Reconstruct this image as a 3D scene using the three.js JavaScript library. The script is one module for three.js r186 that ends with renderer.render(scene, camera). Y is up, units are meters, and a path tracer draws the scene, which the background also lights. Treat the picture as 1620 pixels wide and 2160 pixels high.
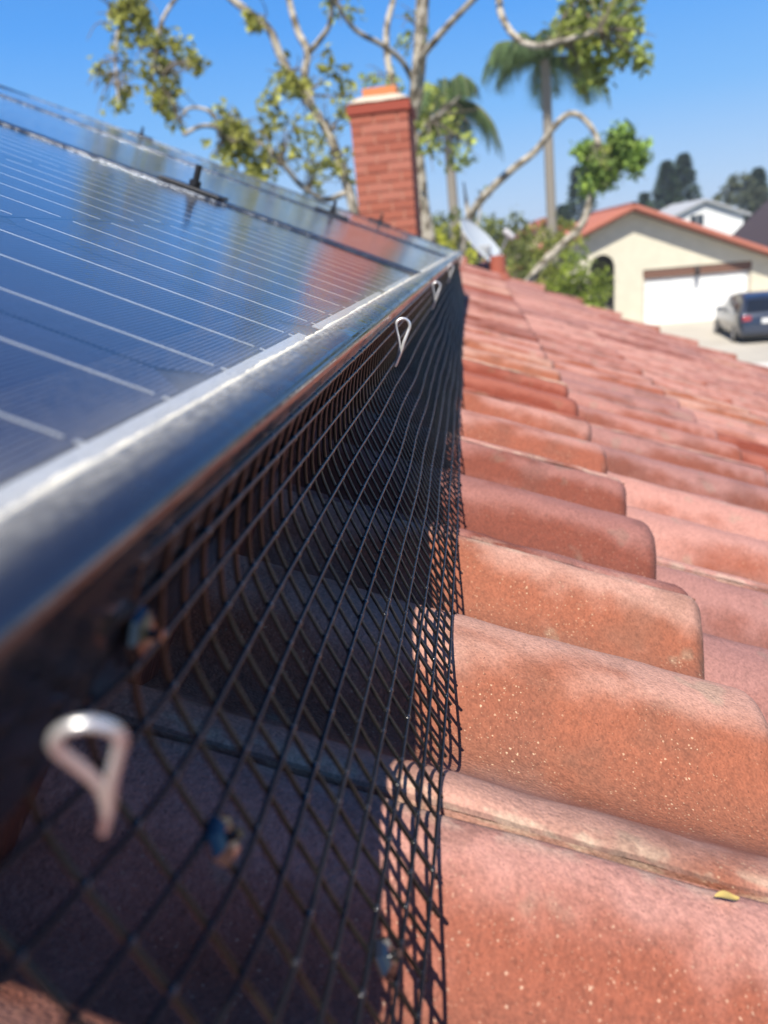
import * as THREE from 'three';
import { mergeGeometries } from 'three/addons/utils/BufferGeometryUtils.js';
import { RoundedBoxGeometry } from 'three/addons/geometries/RoundedBoxGeometry.js';

// ---------------------------------------------------------------- camera, sky, sun, exposure
const scene = new THREE.Scene();
const EYE = 4.5;                                            // the phone is held just above the lower edge of the panels
const camera = new THREE.PerspectiveCamera(67.15, 0.75, 0.02, 1500);
camera.matrixAutoUpdate = true;
camera.position.set(0, EYE, 0);
{
  const right = new THREE.Vector3(0.98922, -0.09047, -0.11513), up = new THREE.Vector3(0.04767, 0.94243, -0.331), back = new THREE.Vector3(0.13845, 0.32194, 0.93658);
  camera.quaternion.setFromRotationMatrix(new THREE.Matrix4().makeBasis(right, up, back));
}
camera.focus = 0.385;
camera.userData.fStop = camera.getFocalLength() / 3.1;      // a phone's 3.1 mm wide aperture

function skyTexture() {
  const W = 512, H = 256, d = new Float32Array(W * H * 4);
  const stops = [[-90, .2, .19, .17], [-2, .3, .3, .3], [0, .52, .65, .82], [3, .40, .59, .85], [8, .205, .465, .87], [14, .10, .345, .84], [30, .034, .15, .50], [90, .014, .06, .24]];
  for (let y = 0; y < H; y++) {
    const el = ((y + .5) / H - .5) * 180;
    let i = 0; while (i < stops.length - 2 && el > stops[i + 1][0]) i++;
    const a = stops[i], b = stops[i + 1], k = Math.min(1, Math.max(0, (el - a[0]) / (b[0] - a[0])));
    for (let x = 0; x < W; x++) { const o = (y * W + x) * 4; for (let c = 0; c < 3; c++) d[o + c] = .79 * (a[c + 1] + (b[c + 1] - a[c + 1]) * k); d[o + 3] = 1; }
  }
  const t = new THREE.DataTexture(d, W, H, THREE.RGBAFormat, THREE.FloatType);
  t.mapping = THREE.EquirectangularReflectionMapping; t.magFilter = THREE.LinearFilter; t.needsUpdate = true;
  return t;
}
const sky = skyTexture();
scene.fog = new THREE.FogExp2(new THREE.Color(.72, .82, .95), .0009);
scene.background = sky; scene.environment = sky;
const sun = new THREE.DirectionalLight(new THREE.Color(1, .94, .84), 5);
const SUN = new THREE.Vector3(-.106, 1, .70).normalize();
sun.position.copy(SUN).multiplyScalar(80).add(new THREE.Vector3(4, 0, -25));
sun.target.position.set(4, 0, -25);
sun.castShadow = true; sun.shadow.mapSize.set(4096, 4096);
Object.assign(sun.shadow.camera, { left: -60, right: 60, top: 60, bottom: -60, near: 1, far: 250 });
scene.add(sun, sun.target);

const renderer = new THREE.WebGLRenderer({ antialias: true });
renderer.setSize(768, 1024);
renderer.shadowMap.enabled = true;
renderer.toneMapping = THREE.LinearToneMapping;
renderer.toneMappingExposure = 1.42;

// ---------------------------------------------------------------- helpers
function rng(seed) { let s = seed >>> 0; return () => { s = (s + 0x6d2b79f5) >>> 0; let t = Math.imul(s ^ (s >>> 15), 1 | s); t = (t + Math.imul(t ^ (t >>> 7), 61 | t)) ^ t; return ((t ^ (t >>> 14)) >>> 0) / 4294967296; }; }
const V = (x, y, z) => new THREE.Vector3(x, y, z);
const P = (r, h, t) => V(r, EYE - h, -t);                   // r to the right of the eaves line, h below the eye, t along the eaves
const clamp = (x, a = 0, b = 1) => Math.min(b, Math.max(a, x)), mix = (a, b, k) => a + (b - a) * k;
const smooth = (a, b, x) => { const k = clamp((x - a) / (b - a)); return k * k * (3 - 2 * k); };
const R2 = Math.PI / 180;
function hash2(x, y, s) { let n = Math.imul(x, 374761393) ^ Math.imul(y, 668265263) ^ Math.imul(s, 974634277); n = Math.imul(n ^ (n >>> 13), 1274126177); return ((n ^ (n >>> 16)) >>> 0) / 4294967296; }
function noise2(x, y, s = 0) { const ix = Math.floor(x), iy = Math.floor(y), fx = x - ix, fy = y - iy, u = fx * fx * (3 - 2 * fx), v = fy * fy * (3 - 2 * fy); return mix(mix(hash2(ix, iy, s), hash2(ix + 1, iy, s), u), mix(hash2(ix, iy + 1, s), hash2(ix + 1, iy + 1, s), u), v); }
function fbm(x, y, s, o = 4) { let a = .5, v = 0, n = 0; for (let i = 0; i < o; i++) { v += a * noise2(x, y, s + i * 17); n += a; a *= .5; x *= 2.03; y *= 2.03; } return v / n; }

function dataTexture(n, m, fn, srgb) {                      // fn(u, v) -> linear [r, g, b] or a grey
  const d = new Uint8Array(n * m * 4), enc = (x) => { x = clamp(x); return 255 * (srgb ? (x < .0031308 ? 12.92 * x : 1.055 * Math.pow(x, 1 / 2.4) - .055) : x); };
  for (let y = 0; y < m; y++) for (let x = 0; x < n; x++) { const c = fn((x + .5) / n, (y + .5) / m), o = (y * n + x) * 4; for (let k = 0; k < 3; k++) d[o + k] = enc(c.length ? c[k] : c); d[o + 3] = 255; }
  const t = new THREE.DataTexture(d, n, m); t.magFilter = THREE.LinearFilter; t.wrapS = t.wrapT = THREE.RepeatWrapping;
  if (srgb) t.colorSpace = THREE.SRGBColorSpace; t.needsUpdate = true; return t;
}
const col = (r, g, b) => new THREE.Color().setRGB(r, g, b);
const std = (c, o = {}) => new THREE.MeshStandardMaterial({ color: col(...c), roughness: .8, side: THREE.DoubleSide, ...o });
const phy = (c, o = {}) => new THREE.MeshPhysicalMaterial({ color: col(...c), roughness: .8, side: THREE.DoubleSide, ...o });

const used = {};
function numbered(n) { const b = n.replace(/_\d{3}$/, ''); const k = used[b] = (used[b] ?? -1) + 1; return k ? b + '_' + String(k).padStart(3, '0') : b; }
function tag(o, label, category, group, kind) { if (label) o.userData.label = label; if (category) o.userData.category = category; if (group) o.userData.group = group; if (kind) o.userData.kind = kind; return o; }
function thing(name, label, category, at = V(0, 0, 0), group) { const g = new THREE.Group(); g.name = numbered(name); g.position.copy(at); tag(g, label, category, group); scene.add(g); return g; }
function part(name, geo, mat, parent, kind) { const m = new THREE.Mesh(geo, mat); m.name = parent === scene ? numbered(name) : name; m.castShadow = m.receiveShadow = true; parent.add(m); if (kind) m.userData.kind = kind; return m; }
const box = (w, h, d, x = 0, y = 0, z = 0) => new THREE.BoxGeometry(w, h, d).translate(x, y, z);
const rbox = (w, h, d, r, x = 0, y = 0, z = 0) => new RoundedBoxGeometry(w, h, d, 2, r).translate(x, y, z);
const merge = (l) => mergeGeometries(l.map((g) => { const q = g.index ? g.toNonIndexed() : g; for (const k of Object.keys(q.attributes)) if (!['position', 'normal', 'uv'].includes(k)) q.deleteAttribute(k); return q; }));
function tube(pts, r0, r1, seg = 24, rad = 8) {             // a tapering tube through points, uv in metres
  const c = new THREE.CatmullRomCurve3(pts, false, 'centripetal'), g = new THREE.TubeGeometry(c, seg, 1, rad, false), p = g.attributes.position, L = c.getLength(), uv = g.attributes.uv;
  for (let i = 0; i <= seg; i++) { const q = c.getPointAt(i / seg), r = mix(r0, r1, i / seg); for (let j = 0; j <= rad; j++) { const k = i * (rad + 1) + j; p.setXYZ(k, q.x + (p.getX(k) - q.x) * r, q.y + (p.getY(k) - q.y) * r, q.z + (p.getZ(k) - q.z) * r); uv.setXY(k, uv.getX(k) * L, uv.getY(k) * 6.28 * r0); } }
  return g;
}
function grid(nu, nv, fn, uvfn) {                           // fn(u, v) -> Vector3
  const pos = [], uv = [], idx = [];
  for (let j = 0; j <= nv; j++) for (let i = 0; i <= nu; i++) { const q = fn(i / nu, j / nv); pos.push(q.x, q.y, q.z); const w = uvfn ? uvfn(i / nu, j / nv) : [i / nu, j / nv]; uv.push(...w); }
  for (let j = 0; j < nv; j++) for (let i = 0; i < nu; i++) { const a = j * (nu + 1) + i, b = a + 1, c = a + nu + 1, d = c + 1; idx.push(a, b, c, b, d, c); }
  const g = new THREE.BufferGeometry(); g.setAttribute('position', new THREE.Float32BufferAttribute(pos, 3)); g.setAttribute('uv', new THREE.Float32BufferAttribute(uv, 2)); g.setIndex(idx); g.computeVertexNormals(); return g;
}
function poly(points, depth, holes = []) {                  // extruded outline in the x-y plane, front face at z = 0, body behind it
  const s = new THREE.Shape(points.map(([x, y]) => new THREE.Vector2(x, y)));
  for (const h of holes) s.holes.push(new THREE.Path(h.map(([x, y]) => new THREE.Vector2(x, y))));
  return new THREE.ExtrudeGeometry(s, { depth, bevelEnabled: false }).translate(0, 0, -depth);
}

// ---------------------------------------------------------------- ground, street
const groundTex = dataTexture(512, 512, (u, v) => { const n = fbm(u * 24, v * 24, 3), m = fbm(u * 90, v * 90, 9); const k = smooth(.4, .6, n); return [mix(.10, .16, k) * (.7 + .6 * m), mix(.11, .13, k) * (.7 + .6 * m), mix(.04, .075, k) * (.7 + .6 * m)]; }, true);
groundTex.repeat.set(60, 60);
const ground = part('ground', new THREE.PlaneGeometry(1400, 1400, 8, 8).rotateX(-Math.PI / 2), std([1, 1, 1], { map: groundTex, roughness: .95 }), scene);
tag(ground, null, null, null, 'structure');
const concTex = dataTexture(512, 512, (u, v) => { const n = fbm(u * 9, v * 9, 31), m = noise2(u * 260, v * 260, 5); const k = .82 + .26 * n + .1 * (m - .5); return [.50 * k, .455 * k, .375 * k]; }, true);
const concM = std([1, 1, 1], { map: concTex, roughness: .9 }), streetM = std([1.35, 1.4, 1.5], { map: concTex, roughness: .9 });
tag(part('driveway', box(10.5, .06, 13.2, 11.6, .02, -31.2), concM, scene), null, null, null, 'structure');
tag(part('sidewalk', box(60, .1, 1.5, 12, .02, -24.7), streetM, scene), null, null, null, 'structure');
tag(part('street', box(90, .04, 9, 12, .004, -19.2), std([1.5, 1.6, 1.8], { map: concTex, roughness: .9 }), scene), null, null, null, 'structure');

// ---------------------------------------------------------------- our house: roof of two-roll concrete tiles
const ROOF = 24 * R2, TILT = 18.4 * R2, PITCH = .139, TW = PITCH * 2, STEP = .283, BR = .144, BH = .2495;   // first butt line: BR right of, BH below the eye
const slopeAt = (r) => BH + Math.tan(ROOF) * (r - BR);      // depth of the line through the butts
const AMP = .031;
const roll = (u) => -AMP * Math.pow(.5 - .5 * Math.cos(2 * Math.PI * u / PITCH), 1.35);
function tileGeometry(seed, nu, nv, len) {
  const list = [], ct = Math.cos(TILT), st = Math.sin(TILT), g0 = .0012;
  const pt = (u, v, n) => V(-v * ct + n * st, v * st + n * ct, -u);
  const nz = (u, v) => (fbm(u * 30, v * 30, seed, 3) - .5) * .0035;
  const rows = []; const NR = .014;
  for (let i = 0; i <= 5; i++) { const a = (i / 5) * Math.PI / 2; rows.push([NR - NR * Math.sin(a), -NR + NR * Math.cos(a)]); }   // nose, from the top over to the butt face
  rows.reverse();                                           // butt first
  const all = [[.002, -.036], [.0006, -.02], ...rows.map(([v, n]) => [v, n])];
  for (let j = 1; j <= nv; j++) all.push([NR + (len - NR) * j / nv, 0]);
  const top = grid(nu, all.length - 1, (a, b) => {
    const [v, n] = all[Math.round(b * (all.length - 1))], u = g0 + a * (TW - 2 * g0), edge = Math.min(a, 1 - a) * TW;
    const ragged = v < .02 ? (noise2(u * 90, seed * 3.1, 5) - .5) * .003 : 0;
    return pt(u, v + ragged, roll(u) + n + nz(u, v) - .003 * smooth(.006, 0, edge));
  }, (a, b) => { const v = all[Math.round(b * (all.length - 1))][0]; return [a, v / len]; });
  list.push(top);
  for (const a of [g0, TW - g0]) list.push(grid(1, 6, (x, y) => pt(a, .004 + (len - .004) * y, roll(a) - .003 - .012 * x), (x, y) => [(a < .1 ? .01 : .95) + x * .04, y + x * .02]));
  return merge(list);
}
// colours of worn concrete tile: pale dusty film on the crests, orange on the near flanks, stones showing, dark grime at the butts
function tileTexture(seed, pinkness) {
  const R = rng(seed * 7 + 1), N = 1024, spots = [];
  for (let i = 0; i < 15000; i++) spots.push([R(), R(), 0.0004 + .0014 * Math.pow(R(), 6), R()]);
  const cell = new Map(); const CS = 96;
  for (const s of spots) { const k = Math.floor(s[0] * CS) + ',' + Math.floor(s[1] * CS); (cell.get(k) ?? cell.set(k, []).get(k)).push(s); }
  const grains = new Float32Array(N * N);
  for (const [u, v, r, b] of spots) { const rr = r * N, x0 = u * N, y0 = v * N; for (let y = Math.floor(y0 - rr); y <= y0 + rr; y++) for (let x = Math.floor(x0 - rr); x <= x0 + rr; x++) { if (x < 0 || y < 0 || x >= N || y >= N) continue; if (Math.hypot(x - x0, y - y0) < rr * (.7 + .5 * hash2(x, y, 3))) grains[y * N + x] = .4 + .6 * b; } }
  return dataTexture(N, N, (u, v) => {
    const ph = (u * 2) % 1, low = fbm(u * 5, v * 5, seed), mid = fbm(u * 22, v * 22, seed + 40), hi = noise2(u * 420, v * 420, seed + 80), sp = noise2(u * 170, v * 170, seed + 90);
    // ph: 0 crest, .5 valley, .5-1 flank that faces the near end
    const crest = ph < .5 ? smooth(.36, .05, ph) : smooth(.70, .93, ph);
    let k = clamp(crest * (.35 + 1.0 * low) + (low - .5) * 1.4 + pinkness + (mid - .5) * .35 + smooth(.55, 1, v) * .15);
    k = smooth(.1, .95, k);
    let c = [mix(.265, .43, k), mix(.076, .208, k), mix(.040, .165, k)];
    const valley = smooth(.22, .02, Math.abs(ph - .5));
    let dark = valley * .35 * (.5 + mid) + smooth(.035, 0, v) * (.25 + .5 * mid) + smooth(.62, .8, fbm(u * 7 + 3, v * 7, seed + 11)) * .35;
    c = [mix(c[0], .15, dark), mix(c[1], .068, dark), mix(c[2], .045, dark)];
    const rim = Math.min(u, 1 - u), scuff = smooth(.045, .008, rim) * smooth(.45, .65, fbm(u * 40, v * 26, seed + 5)) * .55, lichen = smooth(.71, .80, fbm(u * 10 + 9, v * 10, seed + 21)) * .3;
    c = [mix(c[0], .52, scuff), mix(c[1], .37, scuff), mix(c[2], .28, scuff)]; c = [mix(c[0], .30, lichen), mix(c[1], .25, lichen), mix(c[2], .18, lichen)];
    if (rim < .007) c = c.map((x) => x * .55);
    const damp = smooth(.56, .74, fbm(u * 3 + 5, v * 4, seed + 33)) * .32; c = [mix(c[0], .14, damp), mix(c[1], .055, damp), mix(c[2], .038, damp)];
    const g = .66 + .42 * hi + .28 * sp + .12 * (mid - .5); c = c.map((x) => x * g);
    const gr = grains[Math.min(N - 1, Math.floor(v * N)) * N + Math.min(N - 1, Math.floor(u * N))];
    const show = gr * (1 - k * .8) * smooth(.42, .62, fbm(u * 7, v * 7, seed + 60) + .06);
    if (show > .05) { const w = clamp(show * 1.0); c = [mix(c[0], .58, w), mix(c[1], .37, w), mix(c[2], .25, w)]; }
    if (hi > .88 && sp > .5) c = c.map((x) => x * .5);
    return c;
  }, true);
}
const tileBump = dataTexture(1024, 1024, (u, v) => clamp(.5 + .5 * (noise2(u * 420, v * 420, 7) - .5) + .5 * (noise2(u * 210, v * 210, 8) - .5) + .25 * (noise2(u * 90, v * 90, 9) - .5)), false);
const tileMats = [];
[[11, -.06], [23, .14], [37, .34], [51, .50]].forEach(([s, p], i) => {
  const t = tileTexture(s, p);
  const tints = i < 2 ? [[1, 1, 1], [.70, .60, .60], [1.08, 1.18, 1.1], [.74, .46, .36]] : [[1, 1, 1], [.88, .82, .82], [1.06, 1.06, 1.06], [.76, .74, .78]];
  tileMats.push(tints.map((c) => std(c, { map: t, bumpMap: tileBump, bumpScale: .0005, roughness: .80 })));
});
const house = thing('tiled_house', 'stucco house under the camera with a red concrete tile roof carrying solar panels', 'house', V(0, 0, 0));
const NEAR_T = -.75, FAR_T = .092 + TW * 22;
{
  const deckM = std([.10, .055, .04], { roughness: .9 });
  const rE = BR + STEP * 10, rRidge = -4.2, rFar = rRidge - (rE - rRidge), down = .085;
  const slab = (x0, x1, yy0, yy1, th) => { const g = new THREE.BufferGeometry(); const z0 = 7, z1 = -FAR_T + .06, q = []; for (const dy of [0, -th]) for (const z of [z0, z1]) q.push([x0, yy0 + dy, z], [x1, yy1 + dy, z]); g.setAttribute('position', new THREE.Float32BufferAttribute(q.flat(), 3)); g.setIndex([0, 1, 3, 0, 3, 2, 4, 7, 5, 4, 6, 7, 0, 4, 5, 0, 5, 1, 2, 3, 7, 2, 7, 6, 0, 2, 6, 0, 6, 4, 1, 5, 7, 1, 7, 3]); const n = g.toNonIndexed(); n.computeVertexNormals(); n.setAttribute('uv', new THREE.Float32BufferAttribute(new Float32Array(n.attributes.position.count * 2), 2)); return n; };
  const yAt = (r) => EYE - slopeAt(r) - down;
  const roof = part('roof', merge([slab(rRidge, rE - .04, yAt(rRidge), yAt(rE - .04), .12), slab(rFar, rRidge, yAt(rE), yAt(rRidge), .12)]), deckM, house);
  const stucco = std([.62, .56, .45], { roughness: .95 });
  const yE = yAt(rE) - .12;
  part('wall', merge([box(.2, yE - .2, 12.6, rE - .75, (yE - .2) / 2, .45), box(.2, yE - .2, 12.6, rFar + .7, (yE - .2) / 2, .45),
    poly([[rFar + .6, 0], [rE - .65, 0], [rE - .65, yE + .1], [rRidge, yAt(rRidge) - .2], [rFar + .6, yE + .1]], .2).translate(0, 0, -FAR_T + .55),
    poly([[rFar + .6, 0], [rE - .65, 0], [rE - .65, yE + .1], [rRidge, yAt(rRidge) - .2], [rFar + .6, yE + .1]], .2).translate(0, 0, 6.6)]), stucco, house);
  // tiles: the courses that show, one by one; nearest kinds are finer
  const fine = [1, 2, 3].map((s) => tileGeometry(s * 5, 72, 26, .35)), plain = [4, 5, 6].map((s) => tileGeometry(s * 5, 24, 4, .35));
  const R = rng(5), rest = [[], [], []]; let made = 0; const all = [];
  for (let k = -2; k <= 10; k++) {
    const r = BR + STEP * k, h = slopeAt(r), odd = (k & 1) ? 0 : PITCH;
    for (let i = 0; ; i++) { const t = .092 - TW * 3 - odd + TW * i; const half = t + TW > FAR_T + .01; if (t > FAR_T - .05) break; if (t < NEAR_T) continue; all.push({ k, r, h, t, half, d: Math.hypot(r, h, Math.max(0, t)) }); }
  }
  all.sort((a, b) => a.d - b.d);
  for (const q of all) {
    const dh = (R() - .5) * .003, dt = (R() - .5) * .0015, dr = (R() - .5) * .006, near = q.d < 1.9;
    const pick = R(), fam = q.k < 0 ? 0 : q.k === 0 ? (pick < .55 ? 0 : 1) : (pick < .12 ? 1 : pick < .55 ? 2 : 3), tint = q.k < 0 ? 3 : Math.floor(R() * 4), set = q.k === 0 && { '-1': [2, 0], 0: [1, 2], 1: [0, 1], 2: [1, 0], 3: [0, 3], 4: [1, 2], 5: [0, 0], 6: [1, 1] }[Math.round((q.t - .231) / TW)];  // shade under the panels painted in: those courses take a darker, redder tint
    if (made++ < 296) {
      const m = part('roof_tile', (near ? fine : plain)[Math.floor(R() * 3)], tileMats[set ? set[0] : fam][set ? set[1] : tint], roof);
      m.position.copy(P(q.r + dr, q.h + dh, q.t + dt)); m.rotation.set((R() - .5) * .006, 0, (R() - .5) * .008); if (q.half) m.scale.z = .5;
    } else rest[Math.floor(R() * 3)].push(plain[Math.floor(R() * 3)].clone().scale(1, 1, q.half ? .5 : 1).translate(q.r, EYE - q.h - dh, -q.t));
  }
  const far3 = [0, 1, 2];
  for (let k = -15; k <= -3; k++) { const r = BR + STEP * k, h = slopeAt(r); for (let t = 2.6; t + TW < FAR_T; t += TW) rest[far3[Math.floor(R() * 3)]].push(plain[0].clone().translate(r, EYE - h, -t)); }
  rest.forEach((l, i) => l.length && part('far_tiles', merge(l), tileMats[1 + i][0], roof, 'stuff'));
  // half-round rake tiles along the far gable edge
  const cap = new THREE.CylinderGeometry(.075, .085, .36, 14, 1, true, 0, Math.PI);
  for (let k = -3; k <= 10; k++) {
    const r = BR + STEP * (k - .5), m = part('rake_tile', cap, tileMats[2 + (k & 1)][Math.floor(R() * 4)], roof);
    m.position.copy(P(r, slopeAt(r) + .085, FAR_T + .01)); m.quaternion.setFromRotationMatrix(new THREE.Matrix4().makeBasis(V(0, 0, -1), V(-Math.cos(TILT), Math.sin(TILT), 0), V(Math.sin(TILT), Math.cos(TILT), 0))); m.rotateY(-Math.PI / 2);
  }
}

// ---------------------------------------------------------------- solar panels
const FR = -.0576, FH = .0386, PW = .93, PH = 1.64, PGAP = .945, T0 = .045;   // lower outer top edge of the frames; size; pitch along the eaves
const panelBasis = new THREE.Matrix4().makeBasis(V(0, 0, -1), V(-Math.cos(ROOF), Math.sin(ROOF), 0), V(Math.sin(ROOF), Math.cos(ROOF), 0));
const panelQ = new THREE.Quaternion().setFromRotationMatrix(panelBasis);
const onPanel = (t, up, out = 0) => P(FR, FH, t).add(V(-Math.cos(ROOF), Math.sin(ROOF), 0).multiplyScalar(up)).add(V(Math.sin(ROOF), Math.cos(ROOF), 0).multiplyScalar(out));
const scratch = dataTexture(512, 512, (u, v) => clamp(.5 + .5 * (fbm(u * 8, v * 70, 3) - .5) + .15 * (noise2(u * 160, v * 160, 4) - .5)), false);
const frameRough = dataTexture(512, 512, (u, v) => .5 + .9 * (fbm(u * 14, v * 14, 71) - .5) + .5 * (noise2(u * 120, v * 120, 2) - .5), false);
const frameM = phy([.085, .095, .115], { metalness: .8, roughness: .34, roughnessMap: frameRough, specularIntensity: 1, bumpMap: scratch, bumpScale: .0003 });
const cellTex = dataTexture(1024, 256, (u, v) => {
  const f = (u * 80) % 1, line = smooth(.36, .42, f) * smooth(.64, .58, f), n = .9 + .2 * noise2(u * 6, v * 6, 2);
  return [mix(.004, .15, line) * n, mix(.006, .175, line) * n, mix(.026, .25, line) * n];
}, true);
const cellM = std([1, 1, 1], { map: cellTex, roughness: .55 });
const backM = std([.022, .024, .032], { roughness: .7 });
const silverM = std([.85, .85, .84], { metalness: .25, roughness: .5, bumpMap: frameRough, bumpScale: .0004 });
const glassRough = dataTexture(512, 512, (u, v) => clamp(.5 + 1.1 * (fbm(u * 8, v * 8, 19) - .5) + .5 * (noise2(u * 200, v * 200, 6) - .5)), false);
const glassBump = dataTexture(1024, 1024, (u, v) => noise2(u * 500, v * 500, 61), false); glassBump.repeat.set(2, 3);
const glassM = phy([.97, .99, 1], { transmission: 1, thickness: 0, ior: 1.5, roughness: .13, roughnessMap: glassRough, metalness: 0, bumpMap: glassBump, bumpScale: .00006 });
const dustM = std([.50, .47, .41], { transparent: true, roughness: 1, alphaMap: dataTexture(1024, 64, (u, v) => clamp(Math.pow(1 - v, 3) * .28 * (.5 + fbm(u * 40, v * 3, 5)) + .05 * noise2(u * 400, v * 25, 8)), false), depthWrite: false });
dustM.alphaMap.wrapT = THREE.ClampToEdgeWrapping;
const lipDustM = std([.58, .56, .51], { transparent: true, roughness: 1, depthWrite: false, alphaMap: dataTexture(1024, 64, (u, v) => clamp(Math.pow(1 - v, 1.35) * (.45 + .55 * fbm(u * 22, v * 9, 15)) * (.6 + .8 * noise2(u * 300, v * 10, 4)) * .62), false) });
lipDustM.alphaMap.wrapT = THREE.ClampToEdgeWrapping;
const grimeM = std([.78, .73, .60], { roughness: 1, bumpMap: scratch, bumpScale: .0008 });
const LIP = .0165;
function buildPanel(label) {
  const g = thing('solar_panel', label, 'solar panel', V(0, 0, 0), 'solar panels on the tile roof');
  const bar = (len, flip) => {                              // frame extrusion along +x, outer side at y = 0
    const s = new THREE.Shape(), r = .0022, ro = .0042, w = LIP, d = -.040;
    s.moveTo(0, d); s.lineTo(0, -ro); s.quadraticCurveTo(0, -.0004, ro, -.0001); s.lineTo(w - r, 0); s.quadraticCurveTo(w, 0, w, -r); s.lineTo(w, -.003); s.lineTo(.004, -.0035); s.lineTo(.004, d + .002); s.lineTo(.026, d + .002); s.lineTo(.026, d); s.closePath();
    const e = new THREE.ExtrudeGeometry(s, { depth: len, bevelEnabled: false, curveSegments: 12 });       // (y, z, x)
    const p = e.attributes.position; for (let i = 0; i < p.count; i++) { const a = p.getX(i), b = p.getY(i), c = p.getZ(i); p.setXYZ(i, c, a, b); }
    const ix = e.attributes.uv; for (let i = 0; i < ix.count; i++) ix.setXY(i, p.getX(i) * 2.2, p.getY(i) * 2.2 + p.getZ(i) * 2.2);
    e.computeVertexNormals(); return e;
  };
  const eps = .0006;
  part('frame_bar', bar(PW), frameM, g);
  part('frame_bar', bar(PW).rotateZ(Math.PI).translate(PW, PH, 0), frameM, g);
  part('frame_bar', bar(PH - 2 * LIP - 2 * eps).rotateZ(Math.PI / 2).translate(PW, LIP + eps, 0), frameM, g);
  part('frame_bar', bar(PH - 2 * LIP - 2 * eps).rotateZ(-Math.PI / 2).translate(0, PH - LIP - eps, 0), frameM, g);
  part('backsheet', box(PW - .012, PH - .012, .0014, PW / 2, PH / 2, -.0068), backM, g);
  // pseudo-square cells
  const C = .1440, cpitch = .1455, x0 = .0310, y0 = .0275, ypitch = .1575, CH = .156, ch = .013;
  const s = new THREE.Shape([[ch, 0], [C - ch, 0], [C, ch], [C, CH - ch], [C - ch, CH], [ch, CH], [0, CH - ch], [0, ch]].map(([a, b]) => new THREE.Vector2(a, b)));
  const cg = new THREE.ShapeGeometry(s); { const uv = cg.attributes.uv, p = cg.attributes.position; for (let i = 0; i < uv.count; i++) uv.setXY(i, p.getY(i) / CH, p.getX(i) / C); }
  for (let j = 0; j < 10; j++) for (let i = 0; i < 6; i++) { const m = part('cell', cg, cellM, g); m.position.set(x0 + i * cpitch, y0 + j * ypitch, -.0055); }
  for (let i = 0; i < 6; i++) for (let k = 0; k < 3; k++) {
    const list = [], x = x0 + i * cpitch + C * (k + .5) / 3;
    for (let j = 0; j < 10; j++) list.push(box(.0008, CH - .006, .0004, x, y0 + j * ypitch + CH / 2, -.0052));
    list.push(box(.0014, .012, .0004, x, y0 - .0055, -.0052));
    part('busbar_ribbon', merge(list), silverM, g);
  }
  for (let i = 0; i < 3; i++) { const a = x0 + i * cpitch * 2 + .012, w = cpitch * 2 - .03; part('string_connector', box(w, .0062, .0005, a + w / 2, y0 - .0052, -.0048), silverM, g); }
  part('glass', new THREE.PlaneGeometry(PW - 2 * LIP + .004, PH - 2 * LIP + .004).translate(PW / 2, PH / 2, -.0023), glassM, g);
  part('dust_film', grid(1, 1, (a, b) => V(LIP + a * (PW - 2 * LIP), LIP - .0005 + b * .03, -.0014), (a, b) => [a * 1, b]), dustM, g);
  part('frame_dust', grid(1, 1, (a, b) => V(a * PW, .0050 + b * (LIP - .0062), .0006), (a, b) => [a, 1 - b]), lipDustM, g);
  const R = rng(77);
  part('grime_line', grid(480, 2, (a, b) => { const w = .0008 + .0022 * fbm(a * 60, 3, 5) + .0008 * noise2(a * 300, 1, 7); return V(LIP + a * (PW - 2 * LIP), LIP - .0012 + b * w, -.0012 + .0012 * Math.sin(Math.PI * b) * (.4 + noise2(a * 200, b, 3))); }, (a, b) => [a * 12, b * .05]), grimeM, g);
  g.quaternion.copy(panelQ);
  return g;
}
{
  const L0 = ['nearest solar panel in the lower row, beside the camera, with white ribbon lines', 'middle solar panel of the lower row, just past the nearest bolt clamp', 'farthest solar panel of the lower row, reaching toward the brick chimney'];
  const L1 = ['nearest solar panel of the upper row, up the slope', 'middle solar panel of the upper row, up the slope', 'farthest solar panel of the upper row, seen at the top left edge'];
  const proto = buildPanel(L0[0]); proto.position.copy(onPanel(T0, 0));
  for (let i = 1; i < 6; i++) { const c = proto.clone(); c.name = numbered('solar_panel'); c.userData = { ...proto.userData, label: i < 3 ? L0[i] : L1[i - 3] }; c.position.copy(onPanel(T0 + PGAP * (i % 3), i < 3 ? 0 : PH + .02)); scene.add(c); }
}
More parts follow.
